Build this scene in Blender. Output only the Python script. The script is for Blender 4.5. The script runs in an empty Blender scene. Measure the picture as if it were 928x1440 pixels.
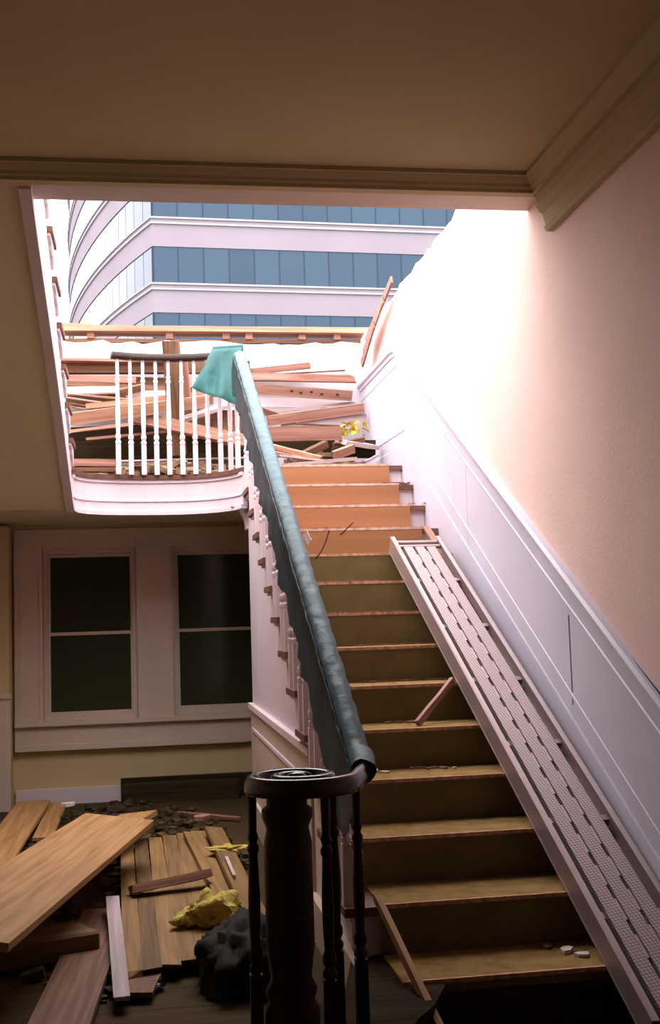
import bpy, bmesh, math, random
from mathutils import Vector, Matrix, noise
random.seed(7)
SC = bpy.context.scene
COL = SC.collection
PI = math.pi
# ------------------------------------------------------------------ camera
F = 1669.9
YAW, PITCH, ROLL = 0.15689, 0.08918, -0.03103
CAM = Vector((-0.6461, -3.4251, 1.3028))
fw = Vector((math.sin(YAW)*math.cos(PITCH), math.cos(YAW)*math.cos(PITCH), math.sin(PITCH)))
r0 = Vector((math.cos(YAW), -math.sin(YAW), 0)); u0 = r0.cross(fw)
rt = r0*math.cos(ROLL) + u0*math.sin(ROLL)
up = u0*math.cos(ROLL) - r0*math.sin(ROLL)
cd = bpy.data.cameras.new('camera'); cam = bpy.data.objects.new('camera', cd); COL.objects.link(cam)
M4 = Matrix((rt, up, -fw)).transposed().to_4x4(); M4.translation = CAM
cam.matrix_world = M4
cd.sensor_fit = 'HORIZONTAL'; cd.sensor_width = 36; cd.lens = 36*F/928
cd.clip_start = .05; cd.clip_end = 400
SC.camera = cam
# ------------------------------------------------------------------ sky and exposure
wd = bpy.data.worlds.new('overcast_sky'); SC.world = wd; wd.use_nodes = True
bg = wd.node_tree.nodes['Background']
bg.inputs['Color'].default_value = (1.0, .965, .975, 1)
# standard overcast sky: luminance (1 + 2 sin elevation) / 3 of the zenith
_n, _l = wd.node_tree.nodes, wd.node_tree.links
_tc = _n.new('ShaderNodeTexCoord'); _sx = _n.new('ShaderNodeSeparateXYZ'); _mr = _n.new('ShaderNodeMapRange')
_l.new(_tc.outputs['Generated'], _sx.inputs[0]); _l.new(_sx.outputs['Z'], _mr.inputs['Value'])
ZEN = 9.5
_mr.inputs['From Min'].default_value = 0; _mr.inputs['From Max'].default_value = 1; _mr.inputs['To Min'].default_value = ZEN/3; _mr.inputs['To Max'].default_value = ZEN
_l.new(_mr.outputs['Result'], bg.inputs['Strength'])
vs = SC.view_settings
vs.view_transform = 'Standard'; vs.look = 'None'; vs.gamma = 1; vs.use_curve_mapping = False
vs.exposure = 0.0

def at(x, y, Y):
    """world point seen at photo pixel x,y standing at depth Y"""
    v = fw + rt*((x-464)/F) - up*((y-720)/F)
    return CAM + v*((Y-CAM.y)/v.y)

# ------------------------------------------------------------------ materials
def nt(name):
    m = bpy.data.materials.new(name); m.use_nodes = True
    n = m.node_tree.nodes; return m, n, m.node_tree.links, n['Principled BSDF']
def paint(name, col, rough=.6, var=.06, scale=3, bump=.02, spec=.3, bscale=60):
    m, n, l, b = nt(name)
    tc = n.new('ShaderNodeTexCoord'); no = n.new('ShaderNodeTexNoise'); no.inputs['Scale'].default_value = scale; no.inputs['Detail'].default_value = 6
    l.new(tc.outputs['Object'], no.inputs['Vector'])
    r = n.new('ShaderNodeValToRGB'); r.color_ramp.elements[0].position = .3; r.color_ramp.elements[1].position = .7
    r.color_ramp.elements[0].color = [c*(1-var) for c in col]+[1]; r.color_ramp.elements[1].color = [min(1, c*(1+var)) for c in col]+[1]
    l.new(no.outputs['Fac'], r.inputs['Fac']); l.new(r.outputs['Color'], b.inputs['Base Color'])
    b.inputs['Roughness'].default_value = rough; b.inputs['Specular IOR Level'].default_value = spec
    if bump:
        n2 = n.new('ShaderNodeTexNoise'); n2.inputs['Scale'].default_value = bscale; l.new(tc.outputs['Object'], n2.inputs['Vector'])
        bp = n.new('ShaderNodeBump'); bp.inputs['Strength'].default_value = bump*5; bp.inputs['Distance'].default_value = .01
        l.new(n2.outputs['Fac'], bp.inputs['Height']); l.new(bp.outputs['Normal'], b.inputs['Normal'])
    return m
def wood(name, c1, c2, rough=.65, grain=1.0, spec=.25, rnd=.18):
    m, n, l, b = nt(name)
    tc = n.new('ShaderNodeTexCoord'); mp = n.new('ShaderNodeMapping'); mp.inputs['Scale'].default_value = (1.2*grain, 26*grain, 26*grain)
    oi = n.new('ShaderNodeObjectInfo')
    add = n.new('ShaderNodeVectorMath'); add.operation = 'ADD'
    mul = n.new('ShaderNodeMath'); mul.operation = 'MULTIPLY'; mul.inputs[1].default_value = 37
    l.new(oi.outputs['Random'], mul.inputs[0])
    l.new(tc.outputs['Object'], mp.inputs['Vector']); l.new(mp.outputs['Vector'], add.inputs[0]); l.new(mul.outputs[0], add.inputs[1])
    no = n.new('ShaderNodeTexNoise'); no.inputs['Scale'].default_value = 1.4; no.inputs['Detail'].default_value = 7; no.inputs['Distortion'].default_value = .6
    l.new(add.outputs[0], no.inputs['Vector'])
    r = n.new('ShaderNodeValToRGB'); r.color_ramp.elements[0].position = .32; r.color_ramp.elements[1].position = .68
    r.color_ramp.elements[0].color = list(c1)+[1]; r.color_ramp.elements[1].color = list(c2)+[1]
    l.new(no.outputs['Fac'], r.inputs['Fac'])
    hs = n.new('ShaderNodeHueSaturation')
    mr = n.new('ShaderNodeMapRange'); mr.inputs['To Min'].default_value = 1-rnd; mr.inputs['To Max'].default_value = 1+rnd
    l.new(oi.outputs['Random'], mr.inputs['Value']); l.new(mr.outputs['Result'], hs.inputs['Value'])
    l.new(r.outputs['Color'], hs.inputs['Color']); l.new(hs.outputs['Color'], b.inputs['Base Color'])
    bp = n.new('ShaderNodeBump'); bp.inputs['Strength'].default_value = .25; bp.inputs['Distance'].default_value = .004
    l.new(no.outputs['Fac'], bp.inputs['Height']); l.new(bp.outputs['Normal'], b.inputs['Normal'])
    b.inputs['Roughness'].default_value = rough; b.inputs['Specular IOR Level'].default_value = spec
    return m
MT = {}
MT['peach'] = paint('peach_plaster', (.86, .59, .525), .75, .05, 2.2, .02, .15)
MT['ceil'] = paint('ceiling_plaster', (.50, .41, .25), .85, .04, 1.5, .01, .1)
MT['soffit'] = paint('soffit_plaster', (.72, .64, .46), .85, .05, 1.5, .01, .1)
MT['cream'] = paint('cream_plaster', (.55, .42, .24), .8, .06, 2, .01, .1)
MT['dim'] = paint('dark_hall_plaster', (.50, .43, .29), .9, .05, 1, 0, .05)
MT['white'] = paint('white_trim_paint', (.70, .575, .61), .45, .04, 5, .01, .35)
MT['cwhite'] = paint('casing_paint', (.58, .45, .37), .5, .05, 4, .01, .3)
MT['wains'] = paint('wainscot_paint', (.60, .56, .66), .42, .05, 2.5, .012, .35)
MT['plaster'] = paint('white_wall_plaster', (.62, .58, .62), .8, .04, 6, .05, .1, 25)
MT['dwood'] = wood('dark_stained_wood', (.028, .015, .011), (.055, .03, .022), .45, 1, .15)
MT['redwood'] = wood('worn_tread_wood', (.10, .045, .03), (.20, .09, .06), .55)
MT['tan'] = wood('tan_board', (.31, .14, .07), (.39, .185, .095), .75, .35, .15, .05)
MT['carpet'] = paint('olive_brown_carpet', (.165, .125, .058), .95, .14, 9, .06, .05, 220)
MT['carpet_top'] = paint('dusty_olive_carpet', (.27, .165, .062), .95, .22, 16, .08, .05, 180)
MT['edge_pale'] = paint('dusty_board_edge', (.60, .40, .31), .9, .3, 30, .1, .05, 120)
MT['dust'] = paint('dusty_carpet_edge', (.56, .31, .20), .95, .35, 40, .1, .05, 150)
MT['lum'] = wood('pink_lumber', (.20, .085, .06), (.40, .205, .155))
MT['lum2'] = wood('fresh_pine_lumber', (.33, .155, .095), (.52, .28, .19))
MT['old'] = wood('aged_brown_lumber', (.10, .045, .025), (.21, .105, .06))
MT['pale'] = wood('pale_weathered_lumber', (.38, .28, .27), (.54, .43, .43))
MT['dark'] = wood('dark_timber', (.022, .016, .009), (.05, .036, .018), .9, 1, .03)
MT['pine'] = wood('yellow_pine', (.27, .125, .042), (.44, .235, .095))
MT['brownb'] = wood('brown_pine_boards', (.13, .068, .022), (.25, .135, .05), rnd=.35)
MT['vol'] = wood('polished_dark_rail', (.020, .012, .009), (.040, .024, .018), .18, 1, .6)
MT['floorw'] = wood('dark_floorboards', (.035, .022, .010), (.065, .04, .018), .85, 1, .08)
MT['rub'] = paint('plaster_rubble', (.26, .17, .11), .9, .5, 14, .1, .1)
MT['drub'] = paint('dark_rubble', (.075, .05, .025), .9, .5, 14, .1, .1)
MT['chip'] = paint('plaster_chip', (.72, .62, .56), .8, .1, 20, .05, .1)
MT['insul'] = paint('yellow_insulation', (.52, .40, .10), .95, .25, 18, .2, .05)
MT['leaf'] = paint('yellow_leaf', (.50, .40, .05), .6, .3, 30, 0, .3)
MT['black'] = paint('black_plastic', (.012, .013, .012), .35, .2, 8, .04, .4)
MT['bag'] = paint('dull_black_sheet', (.018, .018, .014), .8, .2, 8, .04, .15)
MT['backing'] = paint('backing_black', (.01, .01, .01), .8, 0, 1, 0, .1)
MT['conc'] = paint('pink_concrete', (.225, .195, .225), 1, .05, .25, .0, 0)
MT['ledge'] = paint('ledge_metal', (.32, .29, .32), .8, .04, .5, 0, .05)
MT['ground'] = paint('asphalt', (.12, .12, .12), .9, .1, .3, 0, .1)
def bglass(name, col, spec, rough):
    m, n, l, b = nt(name)
    oi = n.new('ShaderNodeObjectInfo'); hs = n.new('ShaderNodeHueSaturation'); mr = n.new('ShaderNodeMapRange')
    mr.inputs['To Min'].default_value = .85; mr.inputs['To Max'].default_value = 1.12
    l.new(oi.outputs['Random'], mr.inputs['Value']); l.new(mr.outputs['Result'], hs.inputs['Value'])
    hs.inputs['Color'].default_value = list(col)+[1]; l.new(hs.outputs['Color'], b.inputs['Base Color'])
    b.inputs['Roughness'].default_value = rough; b.inputs['Specular IOR Level'].default_value = spec
    b.inputs['Specular Tint'].default_value = (.55, .74, .95, 1)
    return m
MT['bglass'] = bglass('blue_tinted_glass', (.030, .048, .075), .38, .12)
MT['mull'] = paint('mullion_metal', (.02, .03, .05), .5, 0, 1, 0, .2)
m, n, l, b = nt('window_glass'); b.inputs['Base Color'].default_value = (.035, .036, .020, 1); b.inputs['Roughness'].default_value = .12; b.inputs['Specular IOR Level'].default_value = .3
MT['glass'] = m
m, n, l, b = nt('aluminium'); b.inputs['Base Color'].default_value = (.44, .335, .335, 1); b.inputs['Metallic'].default_value = .55; b.inputs['Roughness'].default_value = .48
MT['alu'] = m
m, n, l, b = nt('aluminium_tread'); b.inputs['Metallic'].default_value = .45; b.inputs['Roughness'].default_value = .5
tc = n.new('ShaderNodeTexCoord'); mp = n.new('ShaderNodeMapping'); mp.inputs['Rotation'].default_value = (0, 0, .6)
vo = n.new('ShaderNodeTexChecker'); vo.inputs['Scale'].default_value = 110
l.new(tc.outputs['Object'], mp.inputs['Vector']); l.new(mp.outputs['Vector'], vo.inputs['Vector'])
vo.inputs['Color1'].default_value = (.48, .37, .375, 1); vo.inputs['Color2'].default_value = (.25, .175, .175, 1)
l.new(vo.outputs['Color'], b.inputs['Base Color'])
bp = n.new('ShaderNodeBump'); bp.inputs['Strength'].default_value = .5; bp.inputs['Distance'].default_value = .003
l.new(vo.outputs['Fac'], bp.inputs['Height']); l.new(bp.outputs['Normal'], b.inputs['Normal'])
MT['tread_alu'] = m
def film(name, base, trans, tint, ft, fm, rough=.3, spec=.6):
    m, n, l, b = nt(name); out = n['Material Output']
    b.inputs['Base Color'].default_value = list(base)+[1]; b.inputs['Roughness'].default_value = rough; b.inputs['Specular IOR Level'].default_value = spec
    tc = n.new('ShaderNodeTexCoord'); no = n.new('ShaderNodeTexNoise'); no.inputs['Scale'].default_value = 14; no.inputs['Detail'].default_value = 3
    l.new(tc.outputs['Object'], no.inputs['Vector'])
    bp = n.new('ShaderNodeBump'); bp.inputs['Strength'].default_value = .5; bp.inputs['Distance'].default_value = .02
    l.new(no.outputs['Fac'], bp.inputs['Height']); l.new(bp.outputs['Normal'], b.inputs['Normal'])
    t = n.new('ShaderNodeBsdfTranslucent'); t.inputs['Color'].default_value = list(trans)+[1]
    p = n.new('ShaderNodeBsdfTransparent'); p.inputs['Color'].default_value = list(tint)+[1]
    m1 = n.new('ShaderNodeMixShader'); m1.inputs[0].default_value = ft; l.new(b.outputs[0], m1.inputs[1]); l.new(t.outputs[0], m1.inputs[2])
    m2 = n.new('ShaderNodeMixShader'); m2.inputs[0].default_value = fm; l.new(m1.outputs[0], m2.inputs[1]); l.new(p.outputs[0], m2.inputs[2])
    l.new(m2.outputs[0], out.inputs['Surface'])
    return m
MT['film'] = film('teal_plastic_film', (.07, .19, .19), (.17, .46, .44), (.42, .80, .78), .4, .22, .4, .3)
MT['wrap'] = film('grey_teal_plastic_wrap', (.095, .155, .18), (.12, .33, .36), (.4, .6, .6), .06, .0, .45, .10)
MT['dfilm'] = film('charcoal_plastic_film', (.03, .04, .042), (.24, .32, .34), (.6, .66, .68), .42, .25, .35, .4)

# ------------------------------------------------------------------ mesh helpers
class MB:
    def __init__(s): s.v = []; s.f = []
    def box(s, c, size, mat=None):
        hx, hy, hz = [q/2 for q in size]; b = len(s.v); c = Vector(c)
        for i in (-1, 1):
            for j in (-1, 1):
                for k in (-1, 1):
                    p = Vector((i*hx, j*hy, k*hz))
                    if mat: p = mat @ p
                    s.v.append(p+c)
        for q in ((0,1,3,2),(4,6,7,5),(0,4,5,1),(2,3,7,6),(0,2,6,4),(1,5,7,3)): s.f.append([b+i for i in q])
        return s
    def bb(s, x0, x1, y0, y1, z0, z1):
        return s.box(((x0+x1)/2, (y0+y1)/2, (z0+z1)/2), (abs(x1-x0), abs(y1-y0), abs(z1-z0)))
    def prism(s, poly, vec):
        """poly: list of 3d points (planar), extruded by vec"""
        b = len(s.v); n = len(poly); vec = Vector(vec)
        s.v += [Vector(p) for p in poly] + [Vector(p)+vec for p in poly]
        s.f.append(list(range(b+n-1, b-1, -1))); s.f.append(list(range(b+n, b+2*n)))
        for i in range(n): j = (i+1) % n; s.f.append([b+i, b+j, b+n+j, b+n+i])
        return s
    def sweep(s, path, prof, cap=True, upv=Vector((0, 0, 1))):
        """profile (a,b) swept along path; a = sideways (right of travel), b = up-ish"""
        path = [Vector(p) for p in path]; b0 = len(s.v); n = len(prof)
        for i, p in enumerate(path):
            t = (path[min(i+1, len(path)-1)] - path[max(i-1, 0)]).normalized()
            sd = t.cross(upv)
            sd = sd.normalized() if sd.length > 1e-6 else Vector((1, 0, 0))
            u = sd.cross(t)
            for a, c in prof: s.v.append(p + sd*a + u*c)
        for i in range(len(path)-1):
            for j in range(n):
                k = (j+1) % n
                s.f.append([b0+i*n+j, b0+i*n+k, b0+(i+1)*n+k, b0+(i+1)*n+j])
        if cap:
            s.f.append([b0+j for j in range(n-1, -1, -1)]); e = b0+(len(path)-1)*n; s.f.append([e+j for j in range(n)])
        return s
    def lathe(s, prof, seg=10, c=(0, 0, 0)):
        b = len(s.v); c = Vector(c)
        for r, z in prof:
            for i in range(seg):
                a = 2*PI*i/seg; s.v.append(c+Vector((r*math.cos(a), r*math.sin(a), z)))
        for k in range(len(prof)-1):
            for i in range(seg):
                j = (i+1) % seg; s.f.append([b+k*seg+i, b+k*seg+j, b+(k+1)*seg+j, b+(k+1)*seg+i])
        s.f.append([b+i for i in range(seg-1, -1, -1)]); e = b+(len(prof)-1)*seg; s.f.append([e+i for i in range(seg)])
        return s
    def grid(s, rows):
        b = len(s.v); n = len(rows[0])
        for r in rows: s.v += [Vector(p) for p in r]
        for i in range(len(rows)-1):
            for j in range(n-1): s.f.append([b+i*n+j, b+i*n+j+1, b+(i+1)*n+j+1, b+(i+1)*n+j])
        return s
    def mesh(s, name, mat):
        me = bpy.data.meshes.new(name); me.from_pydata([tuple(v) for v in s.v], [], s.f); me.materials.append(MT[mat])
        bm = bmesh.new(); bm.from_mesh(me); bmesh.ops.recalc_face_normals(bm, faces=bm.faces); bm.to_mesh(me); bm.free()
        return me
    def build(s, name, mat, parent=None, smooth=False):
        me = s.mesh(name, mat)
        if smooth:
            for p in me.polygons: p.use_smooth = True
        return link(name, me, parent)
def link(name, me, parent=None, loc=None):
    o = bpy.data.objects.new(name, me); COL.objects.link(o)
    if parent: o.parent = parent
    if loc is not None: o.location = loc
    return o
def tag(o, label, cat, group=None):
    o['label'] = label; o['category'] = cat
    if group: o['group'] = group
    return o
def struct(o, label=None):
    o['kind'] = 'structure'
    if label: o['label'] = label
    return o
def empty(name, loc=(0, 0, 0)):
    o = bpy.data.objects.new(name, None); COL.objects.link(o); o.location = loc; o.empty_display_size = .1
    return o
def bevel(o, w=.003, seg=1):
    md = o.modifiers.new('bevel', 'BEVEL'); md.width = w; md.segments = seg; md.limit_method = 'ANGLE'; return o

# ------------------------------------------------------------------ key sizes
D, H, W = .305, .16457, 1.0867          # tread going, riser, stair width (right wall at x = W)
SL = H/D
ZL = 14*H                                # landing floor
YB = 5.70                                # back wall
XL = -2.20                               # left wall
X2 = -1.085                              # open side of the upper flight
ZC = 3.18                                # hall ceiling
YH = 1.40                                # face of the header
ZT = 3.51                                # broken top of the walls

# ------------------------------------------------------------------ setting: shell
struct(MB().bb(XL-.2, W+.2, -6.2, YB+.2, -.12, 0).build('floor', 'floorw'), 'dark wooden hall floor under the debris')
ce = MB().bb(XL-.2, W+.2, -6.2, YH+.17, ZC, ZC+.34).build('ceiling', 'ceil')
struct(ce, 'dim brown plaster ceiling of the hall')
hd = MB().bb(XL, W, YH, YH+.17, 3.10, ZC).build('header_beam', 'cwhite', ce)
# right wall with torn top
prof = [(-6.2, 0), (-6.2, ZC+.34), (YH+.17, ZC+.34), (YH+.17, ZT+.02)]
y = YH+.3
while y < YB-.05:
    prof.append((y, ZT + random.uniform(-.018, .022))); y += random.uniform(.06, .16)
prof += [(YB+.2, ZT-.03), (YB+.2, 0)]
wr = MB().prism([(W, a, b) for a, b in prof], (.22, 0, 0)).build('wall_right', 'peach')
struct(wr, 'peach plastered stair wall with a torn top edge')
struct(MB().bb(XL-.2, XL, -6.2, YB+.2, 0, ZT+.05).build('wall_left', 'dim'), 'dim plastered wall beyond the upper flight')
struct(MB().bb(XL, W, -6.2, -6.0, 0, ZC).build('wall_front', 'dim'), 'dim wall behind the viewer')

# back wall: pieces round two windows, white plaster above the landing
WIN = [(-1.395, -.703, .61, 1.88), (-.438, .254, .62, 1.88)]
bw = MB()
bw.bb(XL, -1.395, YB, YB+.2, 0, ZL-.02); bw.bb(-.703, -.438, YB, YB+.2, 0, ZL-.02); bw.bb(.254, W, YB, YB+.2, 0, ZL-.02)
for a, b_, z0, z1 in WIN: bw.bb(a, b_, YB, YB+.2, 0, z0); bw.bb(a, b_, YB, YB+.2, z1, ZL-.02)
bwo = struct(bw.build('wall_back', 'cream'), 'cream wall under the landing holding two sash windows')
pr2 = [(XL, ZL-.02), (XL, 3.47)]
x = XL+.05
while x < W-.05:
    pr2.append((x, 3.47+random.uniform(-.015, .02))); x += random.uniform(.05, .14)
pr2 += [(W, 3.47), (W, ZL-.02)]
MB().prism([(a, YB, b_) for a, b_ in pr2], (0, .2, 0)).build('upper_plaster', 'plaster', bwo)
# pier beside the left window with dado
MB().bb(XL, -1.62, YB-.22, YB, 0, ZL-.26).build('pier', 'cream', bwo)
MB().bb(XL, -1.612, YB-.245, YB-.22, 0, .80).build('dado_panel', 'cwhite', bwo)
MB().bb(XL, -1.60, YB-.262, YB-.22, .80, .835).build('dado_cap', 'cwhite', bwo)
# base strip: pale left, dark right
MB().bb(-1.60, -.84, YB-.03, YB, 0, .115).build('baseboard_strip', 'white', bwo)
MB().bb(-.84, W, YB-.05, YB, 0, .165).build('dark_baseboard', 'dark', bwo)

def window(i, a, b_, z0, z1, label):
    w = struct(MB().bb(a, b_, YB+.13, YB+.15, z0, z1).build('window_%d' % i, 'backing'), label)   # black panel added behind the panes to keep outside daylight out
    fr = MB()
    t = .035
    fr.bb(a, a+t, YB+.0, YB+.1, z0, z1); fr.bb(b_-t, b_, YB, YB+.1, z0, z1); fr.bb(a+t, b_-t, YB, YB+.1, z1-t, z1); fr.bb(a+t, b_-t, YB, YB+.1, z0, z0+t)
    fr.build('window_frame', 'cwhite', w)
    zm = 1.246
    for (za, zb, yy) in ((z0+t, zm+.012, YB+.02), (zm-.012, z1-t, YB+.055)):
        q = .016; sm = MB(); x0, x1 = a+t, b_-t
        sm.bb(x0, x0+q, yy, yy+.03, za, zb); sm.bb(x1-q, x1, yy, yy+.03, za, zb); sm.bb(x0+q, x1-q, yy, yy+.03, za, za+.024); sm.bb(x0+q, x1-q, yy, yy+.03, zb-.024, zb)
        so = sm.build('sash', 'cwhite', w)
        MB().bb(x0+q, x1-q, yy+.012, yy+.018, za+.024, zb-.024).build('pane', 'glass', so)
    return w
w1 = window(1, *WIN[0], 'dark sash window nearest the left wall under the landing')
w2 = window(2, *WIN[1], 'dark sash window partly hidden by the stair side')
cs = MB()
c0 = struct(MB().bb(-1.60, -1.395, YB-.03, YB, .61, 1.88).build('trim_1', 'cwhite'), 'pale casing left of the first sash window')
MB().bb(-1.42, -1.395, YB-.04, YB, .6, 1.9).build('inner_bead', 'cwhite', c0)
MB().bb(-1.60, -1.565, YB-.045, YB, .61, 1.88).build('outer_bead', 'cwhite', c0)
c1 = struct(MB().bb(-.703, -.438, YB-.03, YB, .61, 1.88).build('trim_2', 'cwhite'), 'wide pale mullion casing between the two sash windows')
MB().bb(-.703, -.683, YB-.04, YB, .6, 1.9).build('inner_bead', 'cwhite', c1); MB().bb(-.458, -.438, YB-.04, YB, .6, 1.9).build('inner_bead', 'cwhite', c1)
c2 = struct(MB().bb(-1.60, .6, YB-.03, YB, 1.88, 2.03).build('trim_3', 'cwhite'), 'head casing above the two sash windows')
c3 = struct(MB().bb(-1.60, .6, YB-.075, YB, .575, .61).build('trim_4', 'cwhite'), 'projecting sill with apron under the two sash windows')
MB().bb(-1.60, .6, YB-.04, YB, .44, .575).build('sill_apron', 'cwhite', c3)
MB().bb(-1.60, .6, YB-.055, YB, .395, .44).build('apron_moulding', 'cwhite', c3)

# crown mouldings
UP = [(0, 3.10), (.05, 3.10), (.052, 3.115), (.060, 3.122), (.064, 3.135), (.078, 3.15), (.086, 3.16), (.092, 3.163), (.092, ZC), (0, ZC)]
FULL = [(0, 2.905), (.026, 2.905), (.032, 2.925), (.020, 2.94), (.020, 3.0), (.032, 3.012), (.038, 3.045), (.028, 3.058), (.028, 3.10)] + UP[1:]
poly = [(W-a, -6.0, z) for a, z in FULL]
tr = MB(); n = len(FULL)
for a, z in FULL: tr.v.append(Vector((W-a, -6.0, z)))
for a, z in FULL: tr.v.append(Vector((W-a, YH-a if z >= 3.099 and a > .04 else 1.27 + (z-2.905)*.6, z)))
tr.f.append(list(range(n-1, -1, -1))); tr.f.append(list(range(n, 2*n)))
for i in range(n): j = (i+1) % n; tr.f.append([i, j, n+j, n+i])
struct(tr.build('trim_5', 'ceil'), 'stepped crown moulding along the right wall, cut off at the opening')
tr = MB(); n = len(UP)
for a, z in UP: tr.v.append(Vector((XL, YH-a, z)))
for a, z in UP: tr.v.append(Vector((W-a, YH-a, z)))
tr.f.append(list(range(n-1, -1, -1))); tr.f.append(list(range(n, 2*n)))
for i in range(n): j = (i+1) % n; tr.f.append([i, j, n+j, n+i])
struct(tr.build('trim_6', 'ceil'), 'dark crown moulding across the header above the stair opening')

# wainscot on the right wall: sheets following the stair pitch
CO = .765
def cap_z(y): return min(SL*y + CO, ZL+.82)
def skirt_z(y): return min(SL*y + .16, ZL+.16)
def low_z(y): return max(0, min(SL*y - .30, ZL-.1))
YK = (ZL+.82-CO)/SL
def wpanel(y0, y1):
    ys = [y0] + [q for q in (YK, (ZL-.16+0)/SL) if y0 < q < y1] + [y1]; ys = sorted(ys)
    top = [(W, q, cap_z(q)) for q in ys]; bot = [(W, q, low_z(q)) for q in reversed(ys)]
    MB().prism(top+bot, (-.014, 0, 0)).build('wainscot_panel', 'wains', wr)
for y0, y1 in ((-1.6, 1.252), (1.268, 2.728), (2.733, 4.1), (4.103, YB)): wpanel(y0, y1)
MB().prism([(W, 1.251, .40), (W, 1.269, .40), (W, 1.269, .92), (W, 1.251, .92)], (-.0135, 0, 0)).build('joint_filler', 'wains', wr)
MB().prism([(W, 1.251, 1.285), (W, 1.269, 1.285), (W, 1.269, 1.44), (W, 1.251, 1.44)], (-.0135, 0, 0)).build('joint_filler', 'wains', wr)
MB().bb(W-.004, W-.002, 1.25, 1.27, .9, 1.3).build('joint_shadow_gap', 'backing', wr)
capprof = [(0, -.045), (.022, -.045), (.026, -.02), (.04, -.012), (.045, .012), (.03, .02), (0, .02)]
def strip(name, pts, prof, mat, parent):
    m = MB(); nn = len(prof)
    for q in pts:
        for a, z in prof: m.v.append(Vector((W-a, q[0], q[1]+z)))
    for i in range(len(pts)-1):
        for j in range(nn):
            k = (j+1) % nn; m.f.append([i*nn+j, i*nn+k, (i+1)*nn+k, (i+1)*nn+j])
    m.f.append(list(range(nn-1, -1, -1))); m.f.append([(len(pts)-1)*nn+j for j in range(nn)])
    return m.build(name, mat, parent)
strip('wainscot_cap', [(-1.42, 0), (YK-.12, cap_z(YK-.12)), (YK, cap_z(YK)-.012), (YK+.14, ZL+.82), (YB, ZL+.82)], capprof, 'wains', wr)
strip('panel_moulding', [(-1.2, cap_z(-1.2)-.12), (YK, ZL+.70), (YB, ZL+.70)], [(.014, -.009), (.017, -.007), (.019, .003), (.014, .009)], 'wains', wr)
strip('skirting', [(-.3, 0), ((ZL)/SL-.1, ZL+.10), (YB, ZL+.15)], [(0, -.3), (.018, -.3), (.018, .02), (.010, .04), (0, .04)], 'wains', wr)
strip('skirting_bead', [(-.1, .22), ((ZL)/SL-.1, ZL+.23), (YB, ZL+.26)], [(.012, -.01), (.0175, -.007), (.0175, .007), (.012, .01)], 'wains', wr)
# torn lath on the far top edge of the right wall
tp = empty('torn_lath', (W-.02, 4.7, 3.3)); struct(tp, 'pinkish torn lath hanging on the broken top of the stair wall')
for i, (a, b_, z0, z1) in enumerate(((4.2, 5.15, 3.53, 3.33), (4.45, 5.2, 3.46, 3.26), (4.75, 5.25, 3.36, 3.18))):
    MB().prism([Vector((-.03-.01*i, a-4.7, z0-3.3)), Vector((-.03-.01*i, b_-4.7, z1-3.3)), Vector((-.03-.01*i, b_-4.7+.05, z1-3.3+.06)), Vector((-.03-.01*i, a-4.7+.02, z0-3.3+.05))], (-.014, 0, 0)).build('lath', 'lum', tp)

# top plates on the back wall
def board_mesh(L, w, t, mat, jag=(0, 0), bow=0):
    m = MB(); seg = 5; rows = []
    for i in range(seg+1):
        u = -L/2 + L*i/seg
        zb = bow*math.sin(PI*i/seg)
        for (a, c) in ((-t/2, -w/2), (t/2, -w/2), (t/2, w/2), (-t/2, w/2)):
            j = 0
            if i == 0: j = random.uniform(0, jag[0])
            if i == seg: j = -random.uniform(0, jag[1])
            m.v.append(Vector((u+j, a + random.uniform(-.0015, .0015), c+zb+random.uniform(-.0015, .0015))))
    for i in range(seg):
        for j in range(4):
            k = (j+1) % 4; m.f.append([i*4+j, i*4+k, (i+1)*4+k, (i+1)*4+j])
    m.f.append([3, 2, 1, 0]); m.f.append([seg*4+j for j in range(4)])
    return m.mesh('board', mat)
def place(o, p0, p1, roll=0):
    p0 = Vector(p0); p1 = Vector(p1); ax = (p1-p0).normalized()
    sd = Vector((0, 0, 1)).cross(ax)
    sd = sd.normalized() if sd.length > .02 else Vector((0, 1, 0))
    u = ax.cross(sd)
    R = Matrix((ax, sd, u)).transposed() @ Matrix.Rotation(roll, 3, 'X')
    o.matrix_world = Matrix.Translation((p0+p1)/2) @ R.to_4x4()
def board(name, label, p0, p1, w, t, mat, roll=0, jag=(.01, .01), cat='lumber', group=None, bow=0):
    """w = size along the board's own up axis, t = size sideways"""
    p0 = Vector(p0); p1 = Vector(p1)
    me = board_mesh((p1-p0).length, w, t, mat, jag, bow); me.name = name
    o = link(name, me); place(o, p0, p1, roll)
    if label: tag(o, label, cat, group)
    return o
bpl = board('top_plate', None, (-1.35, YB+.07, 3.575), (W+.12, YB+.07, 3.57), .042, .2, 'lum2', 0, (0, 0)); tag(bpl, 'long pale timber plate along the top of the broken back wall', 'lumber')
bp2 = board('top_plate', None, (-1.27, YB+.10, 3.487), (W+.05, YB+.10, 3.487), .03, .16, 'old', 0, (0, 0)); tag(bp2, 'dark timber plate under the pale plate on the back wall', 'lumber')
for xx, od in ((-1.02, 'leftmost'), (-.42, 'second from the left'), (.02, 'third from the left'), (.2, 'fourth from the left'), (.62, 'second from the right'), (.9, 'rightmost')):
    o = MB().box((0, 0, 0), (.055, .09, .05)).build('blocking', 'lum'); o.location = (xx, YB+.05, 3.527)
    tag(o, 'short pinkish wood block between the back wall plates, '+od, 'wood block', 'blocks between wall plates')
o = board('lumber_offcut', 'short pine offcut lying on the left end of the top plate', (-1.30, YB+.03, 3.604), (-1.0, YB+.05, 3.604), .016, .12, 'lum2', 0)

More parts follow.
